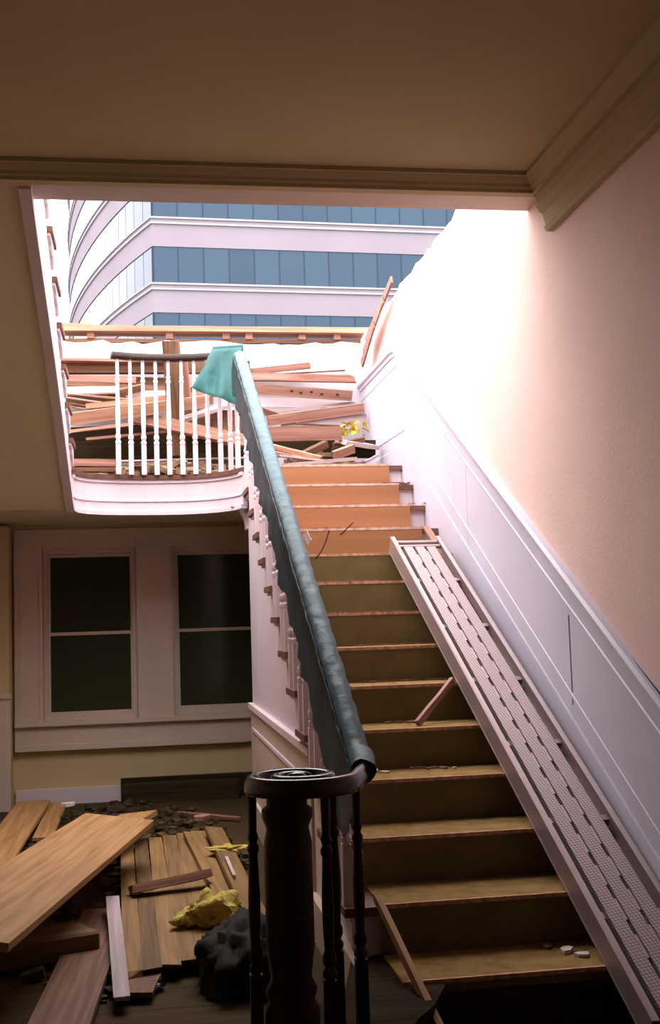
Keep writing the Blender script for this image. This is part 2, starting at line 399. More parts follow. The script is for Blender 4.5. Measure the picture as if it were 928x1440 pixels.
# ------------------------------------------------------------------ landing
EDGE = [(X2, 4.30), (-1.075, 4.40), (-1.02, 4.51), (-.92, 4.59), (-.79, 4.64), (-.64, 4.67), (-.5, 4.68), (-.36, 4.67), (-.22, 4.62), (-.13, 4.55), (-.06, 4.46), (-.015, 4.36), (0, 4.27)]
ld = empty('stair_landing', (0, 4.3, ZL)); struct(ld, 'half landing with curved white apron and dark nosing')
def L(pts, off=(0, 4.3, ZL)): return [(p[0]-off[0], p[1]-off[1], p[2]-off[2]) for p in pts]
def eoff(d):
    out = []
    for i, (x, y) in enumerate(EDGE):
        a = EDGE[max(i-1, 0)]; b_ = EDGE[min(i+1, len(EDGE)-1)]
        t = Vector((b_[0]-a[0], b_[1]-a[1])).normalized(); nn = Vector((t.y, -t.x))
        out.append((x+nn.x*d, y+nn.y*d))
    return out
E0 = eoff(0)
slab = [(x, y, 2.07) for x, y in eoff(-.02)[:-1]] + [(0, 4.33, 2.07), (W, 4.33, 2.07), (W, YB, 2.07), (XL, YB, 2.07), (XL, 4.30, 2.07)]
MB().prism(L(slab), (0, 0, ZL-.03-2.07)).build('landing_floor', 'soffit', ld)
top = [(x, y, ZL-.03) for x, y in eoff(.025)[:-1]] + [(0, 4.272, ZL-.03), (W-.018, 4.272, ZL-.03), (W-.018, YB, ZL-.03), (XL, YB, ZL-.03), (XL, 4.28, ZL-.03)]
MB().prism(L(top), (0, 0, .03)).build('landing_boards', 'redwood', ld)
def ribbon(dist, z0, z1, th):
    a = eoff(dist); b_ = eoff(dist-th); m = MB(); n = len(a)
    for (p, q) in zip(a, b_):
        for (x, y), z in ((p, z0), (p, z1), (q, z1), (q, z0)): m.v.append(Vector((x, y-4.3, z-ZL)))
    for i in range(n-1):
        for j in range(4):
            k = (j+1) % 4; m.f.append([i*4+j, i*4+k, (i+1)*4+k, (i+1)*4+j])
    m.f.append([3, 2, 1, 0]); m.f.append([(n-1)*4+j for j in range(4)])
    return m
ribbon(0, 2.045, ZL-.03, .03).build('apron', 'white', ld)
ribbon(.012, ZL-.052, ZL-.03, .03).build('cove_moulding', 'white', ld)
ribbon(.008, 2.125, 2.137, .02).build('panel_bead', 'wains', ld)
ribbon(.014, 2.035, 2.06, .04).build('bottom_bead', 'white', ld)
# curved bracket where the landing meets the flight (quarter round in the x-z plane)
q = [(.05, 4.40, 2.06), (-.07, 4.40, 2.06)] + [(-.07+.10*math.sin(a), 4.40, 2.06-.15*(1-math.cos(a))) for a in [i*PI/2/8 for i in range(1, 9)]] + [(.05, 4.40, 1.91)]
MB().prism(L(q), (0, .14, 0)).build('corner_bracket', 'white', ld)

# ------------------------------------------------------------------ main flight
st = empty('staircase', (0, 0, 0)); tag(st, 'main stair flight with white risers and dark tread nosings rising to the landing', 'staircase')
tm = MB().bb(0, W-.002, -.028+.028, D+.02, -.03, 0)
tme = MB().prism([(0, 0, -.03), (W-.02, 0, -.03), (W-.02, D+.01, -.03), (0, D+.01, -.03)], (0, 0, .03)).mesh('tread', 'redwood')
rme = MB().bb(.04, W-.02, .028, .05, -H, -.03).mesh('riser', 'white')
# scroll bracket under each nosing return (profile in y-z)
bpf = [(.03, -.03), (.03, -.145), (.05, -.15), (.075, -.125), (.10, -.10), (.13, -.10), (.17, -.085), (.20, -.055), (.25, -.05), (.29, -.045), (.29, -.03)]
bme = MB().prism([(.028, a, z) for a, z in bpf], (.014, 0, 0)).mesh('bracket', 'white')
cme = MB().bb(.018, .04, .012, D-.01, -.047, -.03).mesh('tread_cove', 'white')
for k in range(1, 15):
    p = (0, k*D, k*H)
    if k == 14:
        link('riser', rme, st, p); link('bracket', bme, st, p); continue
    link('riser', rme, st, p)
    to = link('tread', tme, st, p) if k > 1 else None
    if k > 1: link('bracket', bme, to); link('tread_cove', cme, to)
# curtail first tread wrapping the newel
NX, NY = -.225, -.14
ct = [(W-.02, D, 0), (W-.02, D*2+.01, 0), (0.02, D*2+.01, 0), (-.06, D-.02, 0)] + [(NX+.21*math.cos(a), NY+.22*math.sin(a), 0) for a in [PI*.5+i*PI*1.15/10 for i in range(11)]] + [(NX+.19, NY-.13, 0), (.04, NY-.0, 0), (.10, NY+.12, 0), (.17, NY+.22, 0), (.27, D, 0)]
ct = [(a, b_, H-.03) for a, b_, _ in ct]
MB().prism(ct, (0, 0, .03)).build('curtail_tread', 'dark', st)
cr = [(NX+(a-NX)*.93, NY+.02+(b_-NY)*.9, 0) for a, b_, _ in ct]
MB().prism(cr, (0, 0, H-.03)).build('curtail_riser', 'dark', st)
# stringer face and closed spandrel below it
sp = [(.042, .45, 0), (.042, 4.40, 0), (.042, 4.40, ZL-.1)]
stp = []
for k in range(13, 0, -1): stp += [(.042, (k+1)*D+.03, k*H-.03), (.042, k*D+.03, k*H-.03)]
MB().prism(sp+stp, (.05, 0, 0)).build('spandrel', 'white', st)
# spandrel dado: cap rail and panel
MB().bb(.012, .042, 1.55, 4.42, .735, .77).build('dado_cap', 'white', st)
MB().bb(.03, .042, 1.6, 4.42, .0, .735).build('dado_panel', 'cwhite', st)
MB().bb(.022, .042, 1.6, 4.3, .60, .62).build('dado_bead', 'white', st)
MB().bb(.012, .042, .50, 4.42, 0, .17).build('spandrel_skirting', 'cwhite', st)

# tan protective boards over treads and risers
ru = empty('stair_covering', (0, 0, 0)); tag(ru, 'tan boards over the top steps and olive brown carpet down the main flight', 'stair covering')
X0, X1 = .125, .972
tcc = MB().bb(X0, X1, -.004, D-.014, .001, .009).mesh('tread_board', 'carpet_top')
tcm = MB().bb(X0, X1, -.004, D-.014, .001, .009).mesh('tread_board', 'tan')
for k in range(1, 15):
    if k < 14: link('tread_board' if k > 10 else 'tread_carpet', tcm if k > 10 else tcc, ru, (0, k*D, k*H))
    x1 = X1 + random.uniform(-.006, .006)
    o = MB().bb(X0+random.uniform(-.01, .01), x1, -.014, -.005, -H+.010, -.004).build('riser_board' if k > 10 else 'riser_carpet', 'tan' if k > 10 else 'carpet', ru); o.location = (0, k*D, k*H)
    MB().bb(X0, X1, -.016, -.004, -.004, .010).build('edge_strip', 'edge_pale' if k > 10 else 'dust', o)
# cracks in two of the risers near the top
def crack(pts, Y):
    m = MB()
    P = [at(x, y, Y) for x, y in pts]
    m.sweep([(p.x, Y, p.z) for p in P], [(-.003, -.001), (.003, -.001), (.003, .001), (-.003, .001)], True, Vector((0, 1, 0)))
    return m.build('crack', 'dark', ru)
crack([(497, 735), (490, 741), (482, 749), (478, 752)], 11*D-.0155)
crack([(463, 746), (458, 762), (452, 775), (444, 786)], 10*D-.0155)

# ------------------------------------------------------------------ upper flight on the left
uf = empty('upper_flight', (X2, 4.3, ZL)); struct(uf, 'upper stair flight seen from below, its white string with nosing brackets')
o3 = (X2, 4.3, ZL)
SOF = [(4.36, 2.045), (4.20, 2.06), (4.02, 2.125), (3.7, 2.25), (3.35, 2.405), (3.0, 2.545), (2.69, 2.665), (2.3, 2.80), (1.99, 2.90), (1.72, 2.995), (1.42, 3.10)]
NJ = 8
def nose(j): return (4.33-(j-1)*.311, ZL+j*H)
top = []
for j in range(NJ, 0, -1):
    yj, zj = nose(j); top += [(yj-.28, zj-.03), (yj-.03, zj-.03)]
sof_up = [(y, z+.02) for y, z in SOF]
poly = [(X2-.04, y, z) for y, z in SOF] + [(X2-.04, 1.42, 3.4)] + [(X2-.04, y, z) for y, z in top if y > 1.55]
MB().prism(L(poly, o3), (.03, 0, 0)).build('string', 'white', uf)
m = MB()
prof = [(-.02, -.012), (.03, -.012), (.034, .006), (.03, .025), (-.02, .025)]
for y, z in SOF:
    for a, c in prof: m.v.append(Vector((X2-.012+a-.0-X2+(-.01), y-4.3, z+c-ZL)))
for i in range(len(SOF)-1):
    for j in range(5): k = (j+1) % 5; m.f.append([i*5+j, i*5+k, (i+1)*5+k, (i+1)*5+j])
m.f.append([4, 3, 2, 1, 0]); m.f.append([(len(SOF)-1)*5+j for j in range(5)])
m.build('string_bead', 'white', uf)
sp2 = [(XL, y, z+.01) for y, z in SOF] + [(XL, y, z+.05) for y, z in reversed(SOF)]
MB().prism(L(sp2, o3), (X2-.045-XL, 0, 0)).build('plaster_soffit', 'soffit', uf)
ut = MB().bb(XL-X2, .018, -.30, .0, -.03, 0).mesh('tread', 'redwood')
ur = MB().bb(XL-X2, -.03, -.05, -.028, -H, -.03).mesh('riser', 'white')
ub = MB().prism([(-.012, -a, z) for a, z in bpf], (.018, 0, 0)).mesh('bracket', 'white')
for j in range(1, NJ+1):
    yj, zj = nose(j); p = (0, yj-4.3, zj-ZL)
    link('tread', ut, uf, p); link('riser', ur, uf, p); link('bracket', ub, uf, p)

# ------------------------------------------------------------------ balustrade
RX = .0; RO = .745                     # rail centre line above the nosing line
bal = empty('balustrade', (0, 0, 0)); tag(bal, 'white turned balusters and dark handrail with volute along main flight and landing', 'balustrade')
def rail_z(y): return SL*y + RO
ZR = ZL + .805
path_up = [(RX, y, rail_z(y)) for y in [.24+i*.2 for i in range(21)]]
path_land = [(RX-.005, 4.36, ZR-.06), (.0, 4.44, ZR-.025), (-.06, 4.53, ZR-.005), (-.15, 4.585, ZR), (-.28, 4.625, ZR), (-.42, 4.64, ZR), (-.56, 4.635, ZR), (-.70, 4.61, ZR), (-.835, 4.56, ZR)]
# volute: level easing then spiral
ZV = .858
vol = []
cx, cy = -.242, -.15
for i in range(60):
    th = .25 - i*2*PI*2.05/59     # clockwise seen from above: heads -y, then -x
    rr = .162*(1-i/59*.84)
    vol.append((cx+rr*math.cos(th)*1.0, cy+rr*math.sin(th), ZV))
ease = [(RX-.03, -.02, ZV+.002), (RX-.012, .04, ZV+.012)]
RS = .8
rp = [(-.036, -.024), (.036, -.024), (.042, -.008), (.036, .010), (.028, .016), (.022, .026), (0, .031), (-.022, .026), (-.028, .016), (-.036, .010), (-.042, -.008)]
rp = [(a*RS, c*.9) for a, c in rp]
hr = MB(); hr.sweep(list(reversed(path_land)) + [p for p in reversed(path_up) if p[1] < 4.25] + [(RX, .21, rail_z(.22)), ] , rp); hr.build('handrail', 'dwood', bal, True)
rpv = [(a*.62, c) for a, c in rp]
vo_ = MB(); vo_.sweep([(RX, .21, rail_z(.22)), (RX-.002, .17, ZV+.012), (RX-.008, .11, ZV+.002), (RX-.022, .03, ZV)] + vol[3:], rpv); vo_.build('volute', 'vol', bal, True)
MB().lathe([(.03, -.02), (.034, 0), (.026, .024), (0.002, .03)], 14, (cx, cy, ZV)).build('volute_eye', 'vol', bal, True)
def bal_mesh(hh, mat='white'):
    m = MB(); s = .0165
    m.bb(-s, s, -s, s, 0, .20)
    pf = [(.012, .20), (.019, .21), (.019, .222), (.012, .232), (.018, .245), (.018, .262), (.0125, .275), (.0155, .34), (.0165, .40)]
    zt = hh-.14
    pf += [(.0115, zt-.02), (.016, zt-.01), (.016, zt), (.0105, zt+.01), (.015, zt+.025), (.0105, zt+.04), (.0125, hh)]
    m.lathe(pf, 8); return m.mesh('baluster', mat)
lb = bal_mesh(ZR-ZL-.02)
bx = [(167, 665), (185, 666), (203, 666.5), (221, 667), (239, 667), (257.5, 666.5), (275.5, 666), (293.6, 665), (311, 663), (325, 659.5), (335, 656)]
def land(x, y):
    v = fw + rt*((x-464)/F) - up*((y-720)/F); t = (ZL-CAM.z)/v.z; return CAM+v*t
def path_y(X):
    P = [(RX, 4.2, 0)] + path_land
    for a, b_ in zip(P, P[1:]):
        if b_[0] <= X <= a[0]: return a[1] + (b_[1]-a[1])*((X-a[0])/(b_[0]-a[0]) if a[0] != b_[0] else 0)
    return P[-1][1] if X < P[-1][0] else 4.3
for x, y in bx:
    Y = 4.55
    for _ in range(6): X = at(x, y, Y).x; Y = path_y(X)
    link('baluster', lb, bal, (X, Y, ZL))
fb1 = bal_mesh(RO+.02-.02); fb2 = bal_mesh(RO+SL*D/2+.02-.02)
for k in range(2, 14):
    link('baluster', fb1, bal, (RX+.022, k*D+.06, k*H+.0)).scale = (1, 1, (rail_z(k*D+.06)-k*H-.02)/(RO))
    link('baluster', fb2, bal, (RX+.022, k*D+.06+D/2, k*H+.0)).scale = (1, 1, (rail_z(k*D+.06+D/2)-k*H-.02)/(RO+SL*D/2))
nw = MB().lathe([(.075, H), (.075, H+.10), (.062, H+.12), (.070, H+.15), (.055, H+.18), (.066, H+.26), (.066, .70), (.058, .74), (.07, .77), (.07, .79), (.056, .80), (.056, ZV-.02)], 16, (-.272, cy+.0, 0)).build('newel_post', 'dwood', bal, True)
vb = bal_mesh(ZV-.02-H, 'dwood')  # dark wood colour put in for the backlit shade on these white balusters
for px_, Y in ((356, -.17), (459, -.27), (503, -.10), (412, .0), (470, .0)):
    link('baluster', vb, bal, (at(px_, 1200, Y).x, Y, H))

# ------------------------------------------------------------------ plastic sheeting on the rail
ps = empty('plastic_sheeting', (0, 0, 0)); tag(ps, 'blue green plastic sheet wrapped along the stair handrail and hanging below it', 'plastic sheet')
wp = []
full = [(-.02, 0.06, ZV+.03)] + [p for p in path_up if p[1] < 4.3] + path_land[:4]
full = [(RX-.03, .0, ZV+.0), (RX-.008, .11, ZV+.004), (RX, .19, ZV+.02)] + [p for p in path_up if p[1] < 4.3] + path_land[:4]
# resample
def resample(P, step):
    P = [Vector(p) for p in P]; out = [P[0]]
    for a, b_ in zip(P, P[1:]):
        n_ = max(1, int((b_-a).length/step))
        for i in range(1, n_+1): out.append(a.lerp(b_, i/n_))
    return out
rs = resample(full, .04)
m = MB(); NS = 14
for i, p in enumerate(rs):
    t = (rs[min(i+1, len(rs)-1)]-rs[max(i-1, 0)]).normalized(); sd = t.cross(Vector((0, 0, 1))).normalized(); u = sd.cross(t)
    for j in range(NS):
        a = 2*PI*j/NS; k = 1+.10*math.sin(i*1.9+j*1.3)*random.random()+.06*random.uniform(-1, 1)
        m.v.append(p + sd*(.037*k*math.cos(a)) + u*(.036*k*math.sin(a)+.002))
for i in range(len(rs)-1):
    for j in range(NS): k = (j+1) % NS; m.f.append([i*NS+j, i*NS+k, (i+1)*NS+k, (i+1)*NS+j])
m.build('rail_wrap', 'wrap', ps, True)
# hanging drape on the outer side: drop length along the rail
DROP = [(.02, .06), (.1, .16), (.3, .30), (.6, .29), (.9, .275), (1.2, .25), (2.0, .24), (3.0, .235), (3.9, .24), (4.3, .22)]
def drop(y):
    for (a, da), (b_, db) in zip(DROP, DROP[1:]):
        if a <= y <= b_: return da+(db-da)*(y-a)/(b_-a)
    return DROP[-1][1] if y > DROP[-1][0] else DROP[0][1]
rows = []
for i in range(0, 111):
    y = .03 + i*.0385
    zr = rail_z(max(y, .2)); d_ = drop(y)*(1+.05*math.sin(i*.9)+.03*math.sin(i*2.3)); row = []
    for j in range(9):
        v = j/8
        fold = .010*math.sin(i*.55+v*2.5) + .007*math.sin(i*1.25+1.7*v) + .004*math.sin(i*2.7)
        row.append((RX-.036 - .004 - abs(fold)*(.3+v)*1.1 + .0*v, y + .02*v*math.sin(i*.3), zr+.01-v*d_))
    rows.append(row)
ga = MB().grid(rows).build('hanging_drape', 'dfilm', ps, True)
ga.modifiers.new('thickness', 'SOLIDIFY').thickness = .0015
# teal flap folded over the landing rail
rows = []
nA, nB = 16, 12
tl, trr, bl, br = Vector((-.155, 4.555, ZR+.035)), Vector((.03, 4.36, ZR+.005)), Vector((-.29, 4.54, ZL+.56)), Vector((.0, 4.30, ZL+.40))
for i in range(nA+1):
    u_ = i/nA; row = []
    a = tl.lerp(trr, u_); b_ = bl.lerp(br, u_)
    for j in range(nB+1):
        v = j/nB; p = a.lerp(b_, v); w_ = .03*math.sin(u_*9+v*2.2)*v+.02*math.sin(u_*19-v*4)*v
        row.append(p + Vector((-.2, -1, 0)).normalized()*(.045+w_+.02*v))
    rows.append(row)
fl = MB().grid(rows).build('folded_flap', 'film', ps, True); fl.modifiers.new('thickness', 'SOLIDIFY').thickness = .0015
rows = []
for i in range(nA+1):
    u_ = i/nA; a = tl.lerp(trr, u_); row = []
    for j in range(7):
        th = PI*(j/6); dirn = Vector((.55, .83, 0)) if u_ > .5 else Vector((.2, .97, 0))
        row.append(a + Vector((-.2, -1, 0)).normalized()*(.045*math.cos(th)) + Vector((0, 0, .028*math.sin(th))))
    row.append(row[-1] + Vector((0, .0, -.06)))
    rows.append(row)
fl = MB().grid(rows).build('folded_top', 'film', ps, True); fl.modifiers.new('thickness', 'SOLIDIFY').thickness = .0015

# ------------------------------------------------------------------ aluminium scaffold plank lying on the stairs
pk = empty('scaffold_plank', (0, 0, 0)); tag(pk, 'long aluminium scaffold plank with ribbed deck lying down the stairs by the wall', 'scaffold plank')
pa = Vector((.845, 3.05, SL*3.05+.012)); pb = Vector((.935, .02, SL*.02+.012))
ax = (pb-pa).normalized(); PL = (pb-pa).length
sd = ax.cross(Vector((0, 0, 1))).normalized(); uu = sd.cross(ax)
pk.matrix_world = Matrix.Translation(pa) @ Matrix((ax, -sd, uu)).transposed().to_4x4()   # local x down the stair, y across, z up
PW = .285; PH = .095
for s in (-1, 1):
    yc = s*(PW/2-.012)
    m = MB(); m.bb(0, PL, yc-.003 + s*.009, yc+.003+s*.009, 0, PH); m.bb(0, PL, yc-.013, yc+.012, PH-.008, PH); m.bb(0, PL, yc-.013, yc+.012, 0, .008)
    m.build('side_rail', 'alu', pk)
dw = .050
for i in (-1, 0, 1):
    m = MB(); m.bb(.10, PL-.05, i*.064-dw/2, i*.064+dw/2, .066, .078)
    for q in (-1, 1): m.bb(.10, PL-.05, i*.064+q*(dw/2-.003)-.003, i*.064+q*(dw/2-.003)+.003, .04, .066)
    m.build('deck_board', 'tread_alu', pk)
for i in (-1, 1):
    xq = .12 + (.03 if i > 0 else .07)
    jm = MB().bb(0, .10, -.004, .004, .058, .073).mesh('deck_joiner', 'alu')
    while xq < PL-.2: link('deck_joiner', jm, pk, (xq, i*.032, 0)); xq += .17
for q in (.03, .085):
    o = MB().lathe([(.012, -PW/2+.015), (.012, PW/2-.015)], 10).build('end_bar', 'alu', pk); o.rotation_euler = (PI/2, 0, 0); o.location = (q, 0, .07)
for q in [.45+.5*i for i in range(int(PL/.5))]:
    MB().bb(q, q+.03, -PW/2+.012, PW/2-.012, .028, .056).build('cross_tie', 'alu', pk)
# wooden slat between plank and wall, and the small stick on the treads
board('wood_batten', 'thin pinkish wood batten lying between scaffold plank and wainscot', (.985, 3.32, SL*3.32+.022), (1.035, 1.9, SL*1.9+.022), .018, .035, 'lum')
pA = Vector((.47, 1.575, 5*H+.02)); pB = Vector((.66, 1.80, 6*H+.03))
board('wood_stick', 'short wooden stick leaning on a tread against the scaffold plank', at(586, 1019, 1.60), at(638, 955, 1.80), .03, .018, 'lum')
board('wood_strip', 'narrow wooden strip slanting down the two lowest treads beside the volute', (.108, .60, 2*H+.035), (.20, -.12, .03), .03, .02, 'pine')

# ------------------------------------------------------------------ lumber on the landing
def B(label, q0, q1, Y0, Y1, w, t, mat, roll=0, name='lumber_board', cat='lumber', jag=(.01, .01)):
    return board(name, label, at(*q0, Y0), at(*q1, Y1), w, t, mat, roll, jag, cat)
# left group, seen through the balusters
B('long brown beam at the back of the landing pile, lying flat against the white wall', (70, 517), (352, 517), 5.58, 5.58, .09, .07, 'old')
B('pale topped plank resting on the brown beam at the back of the pile', (75, 508), (262, 510), 5.52, 5.56, .02, .14, 'lum')
B('pinkish board under the brown beam, left end behind the string brackets', (80, 533), (192, 536), 5.40, 5.45, .05, .10, 'lum')
B('dark brown board sloping to the right below the pinkish board', (92, 541), (240, 549), 5.36, 5.42, .035, .12, 'old')
B('whitish thin sheet lying in the left of the pile', (70, 549), (166, 546), 5.25, 5.3, .012, .22, 'pale', .5, 'plaster_sheet', 'sheet')
B('pale lavender panel standing behind the middle balusters', (176, 563), (247, 562), 5.35, 5.35, .14, .02, 'white', 0, 'plasterboard_sheet', 'sheet')
B('thick fresh pine stud crossing the balusters, nearest of the left pile', (78, 592), (292, 564), 4.86, 5.02, .085, .05, 'lum2', .25)
B('second pine stud just above the thick one, pale upper face', (120, 572), (300, 553), 5.08, 5.16, .04, .09, 'lum2', .1)
B('pine stud slanting down to the right behind the balusters', (186, 586), (362, 624), 5.02, 4.9, .085, .045, 'lum2', -.2)
B('thin pink batten under the slanting pine stud', (190, 590), (335, 628), 5.10, 5.0, .025, .04, 'lum')
B('narrow batten running left under the thick pine stud', (80, 609), (182, 597), 4.82, 4.95, .02, .04, 'lum2')
B('brown plank end standing behind the right balusters', (258, 588), (348, 590), 5.3, 5.2, .13, .03, 'old')
B('pale board rising to the right behind the balusters', (238, 596), (330, 566), 5.1, 5.18, .025, .09, 'pale', .4)
B('stout brown post leaning up past the dark handrail', (251, 640), (240, 478), 5.05, 4.86, .115, .05, 'old', PI/2, 'leaning_post')
B('thin brown lath leaning beside the stout post', (266, 580), (258, 503), 5.1, 5.0, .05, .02, 'lum', PI/2)
B('pink stud end lying on the landing edge at the far left', (90, 651), (166, 652), 4.72, 4.76, .05, .09, 'lum')
B('reddish stud under the pink stud at the far left', (96, 661), (163, 661), 4.70, 4.72, .03, .07, 'old')
B('grey bar lying low across the landing behind the balusters', (165, 649), (344, 644), 4.98, 5.1, .012, .05, 'pale')
B('second low bar lying on the landing just behind the grey one', (168, 656), (338, 653), 5.0, 5.05, .012, .05, 'old')
B('added dark panel standing in for the shade under the left pile', (72, 628), (204, 622), 5.2, 5.25, .26, .03, 'dark')  # near-black panel added as the unlit void below the pile
B('added dark panel standing in for the shade behind the right balusters', (196, 622), (350, 632), 5.3, 5.3, .24, .03, 'dark')  # second added panel, its dark colour stands for the pile's shade
LATHS = [((70, 556), (178, 570), 'lowest'), ((75, 552), (185, 562), 'second lowest'), ((80, 564), (160, 577), 'shortest'), ((85, 558), (200, 574), 'longest'), ((70, 566), (150, 581), 'frontmost')]
for i, (q0, q1, nm) in enumerate(LATHS):
    B('thin reddish lath, %s of the lath bundle left in the pile' % nm, q0, q1, 5.15-.03*i, 5.2-.03*i, .008, .035, 'lum', .3, 'wood_lath', 'lath')
B('wide brown sheathing board standing at the back left of the pile', (70, 536), (240, 541), 5.64, 5.64, .10, .02, 'old')
B('second brown sheathing board lower against the back wall', (92, 560), (300, 556), 5.62, 5.62, .13, .02, 'old')
B('pinkish plank lying flat above the dark hollow at the left', (84, 582), (240, 578), 5.3, 5.35, .02, .16, 'lum', .15)
B('short brown stub poking up between the left laths', (150, 556), (200, 545), 5.28, 5.3, .05, .05, 'old', .4)
B('thin pink batten crossing low behind the balusters', (120, 618), (290, 602), 5.12, 5.2, .018, .04, 'lum')
B('red brown plank filling the gap under the slanting stud', (262, 606), (350, 604), 5.22, 5.2, .07, .03, 'old')
# right group, above the top of the stairs
B('upper pink board with square end pointing right of the rail', (342, 524), (437, 514), 5.62, 5.58, .045, .09, 'lum', .15)
B('thick pink beam below it with a splintered right end', (340, 530), (503, 533), 5.55, 5.50, .055, .06, 'lum', 0, jag=(.01, .08))
hp = B('broad pink plank with a row of nail holes', (360, 547), (496, 557), 5.45, 5.42, .08, .03, 'lum', .12)
hm = MB().bb(-.011, .011, -.0022, .0022, -.007, .007).mesh('nail_hole', 'dark')
for t_ in (-.10, -.03, .05, .13, .25): link('nail_hole', hm, hp, (t_, .0155 if (hp.matrix_world.to_3x3() @ Vector((0, 1, 0))).y < 0 else -.0155, random.uniform(-.012, .012)))
B('pale panel lying behind the nail-holed plank', (355, 566), (480, 568), 5.55, 5.58, .07, .02, 'white', 0, 'plasterboard_sheet', 'sheet')
B('plank tilting up to the right under the nail-holed plank', (376, 592), (512, 574), 5.2, 5.36, .075, .03, 'lum', .2)
B('greyish sheet below the tilting plank in the corner by the wainscot', (395, 597), (516, 592), 5.25, 5.4, .11, .02, 'pale', .1, 'plaster_sheet', 'sheet')
B('broad pink plank end above the dark hollow, widest on the right', (352, 611), (484, 609), 4.72, 4.8, .10, .035, 'lum', .1, jag=(.01, .03))
B('grey board sloping into the corner below the leaves', (478, 621), (526, 628), 4.8, 4.95, .03, .14, 'pale', .3)
B('added dark panel standing in for the shade in the hollow under the broad plank', (370, 630), (528, 632), 4.92, 4.98, .13, .03, 'dark')  # dark colour here paints in the shade of the hollow
B('upper of two pale planks fanning out behind the blue rail', (376, 626), (452, 645), 4.58, 4.5, .03, .08, 'lum2', .2)
B('lower of two pale planks fanning out behind the blue rail', (380, 636), (440, 649), 4.5, 4.46, .028, .07, 'lum2', .2)
B('chunky offcut lying at the mouth of the dark hollow', (426, 640), (460, 624), 4.68, 4.72, .05, .05, 'old', .3)
B('small angled offcut right of the chunky one', (468, 641), (498, 630), 4.6, 4.65, .06, .03, 'lum', .4)
B('white painted stick lying along the top stair edge', (396, 655), (502, 645), 4.36, 4.40, .022, .03, 'pale', 0, 'painted_stick')
B('white splinter pointing up at the right end of the top step', (513, 650), (532, 640), 4.36, 4.45, .015, .02, 'pale', 0, 'painted_splinter')
B('thin pale batten slanting between the nail-holed plank and the tilting plank', (372, 580), (498, 566), 5.40, 5.50, .02, .05, 'pale', .2)
B('short brown stub behind the blue rail under the nail-holed plank', (362, 575), (402, 590), 5.30, 5.26, .05, .04, 'old', .3)
B('narrow reddish lath lying on the broad plank end toward the leaves', (415, 596), (486, 600), 4.86, 4.9, .014, .04, 'old', .2)
B('broken brown board end jutting out below the leaves', (462, 628), (512, 618), 4.86, 4.9, .035, .05, 'old', .3, jag=(.05, .02))
B('pale splintered strip crossing the two fanned planks', (392, 640), (470, 650), 4.42, 4.40, .012, .03, 'pale', .1)
B('thin brown lath resting on the thick beam by the back wall', (395, 526), (486, 521), 5.58, 5.60, .012, .03, 'old', .2)
# rubble under the lumber
def heap(name, label, cx_, cy_, rx, ry, hz, z0, mat, n=260, size=(.02, .07), seed=1, cat='rubble'):
    R_ = random.Random(seed); m = MB()
    for i in range(n):
        a = R_.uniform(0, 2*PI); q = math.sqrt(R_.random()); x = cx_+rx*q*math.cos(a); y = cy_+ry*q*math.sin(a)
        z = z0 + hz*(1-q*q)*R_.random()+.01; s = R_.uniform(*size)
        m.box((x, y, z+s*.2), (s, s*R_.uniform(.5, 1.4), s*R_.uniform(.3, .6)), Matrix.Rotation(R_.uniform(0, 6), 3, 'Z') @ Matrix.Rotation(R_.uniform(-.5, .5), 3, 'X'))
    o = m.build(name, mat); o['kind'] = 'stuff'; o['label'] = label; o['category'] = cat
    return o
heap('plaster_rubble', 'broken plaster and wood scraps heaped under the landing lumber', -.45, 5.15, .62, .40, .14, ZL, 'rub', 300, (.03, .10), 3)
heap('plaster_rubble', 'broken scraps in the corner behind the top step', .62, 5.05, .40, .45, .16, ZL, 'rub', 220, (.03, .10), 4)
# leaves
lv = empty('leaf_sprig', at(497, 605, 4.85)); tag(lv, 'sprig of yellow green leaves on the boards in the landing corner', 'leaves')
for i in range(34):
    R_ = random.Random(i+50); s = R_.uniform(.02, .042)
    m = MB(); m.v += [Vector((0, -s, 0)), Vector((s*.55, -s*.1, .008)), Vector((0, s, .0)), Vector((-s*.55, -s*.1, .008))]; m.f += [[0, 1, 2, 3]]
    o = m.build('leaf', 'leaf', lv); o.location = (R_.uniform(-.11, .10), R_.uniform(-.05, .05), R_.uniform(-.035, .055)); o.rotation_euler = (R_.uniform(.3, 1.3), R_.uniform(-.6, .6), R_.uniform(0, 6))

# ------------------------------------------------------------------ debris on the hall floor
def FB(label, q0, z0, q1, z1, w, t, mat, roll=0, name='floor_board', cat='lumber', jag=(.01, .01)):
    def pt(q, z):
        v = fw + rt*((q[0]-464)/F) - up*((q[1]-720)/F); return CAM + v*((z-CAM.z)/v.z)
    return board(name, label, pt(q0, z0), pt(q1, z1), w, t, mat, roll, jag, cat)
FB('wide pine plank leaning across the debris toward the lower left', (-70, 1325), .34, (168, 1152), .30, .028, .36, 'pine', .12)
FB('second pine plank under the wide one, its far end showing', (-40, 1290), .20, (196, 1145), .20, .028, .22, 'pine', -.1)
FB('pine board standing near the left edge by the pale baseboard', (-30, 1240), .05, (48, 1128), .10, .02, .22, 'pine', 0)
FB('narrow pine board behind the wide plank near the pale baseboard', (60, 1180), .03, (82, 1130), .05, .02, .12, 'pine', 0)
FB('brown board running down the left floor beneath the yellow block', (70, 1475), .03, (150, 1280), .05, .02, .2, 'old', 0)
FB('white painted stick standing out among brown boards on the floor', (172, 1405), .05, (158, 1262), .12, .012, .055, 'pale', 0)
FB('short pink plank lying across the row of floor boards', (182, 1252), .10, (296, 1228), .13, .035, .09, 'lum', -.3)
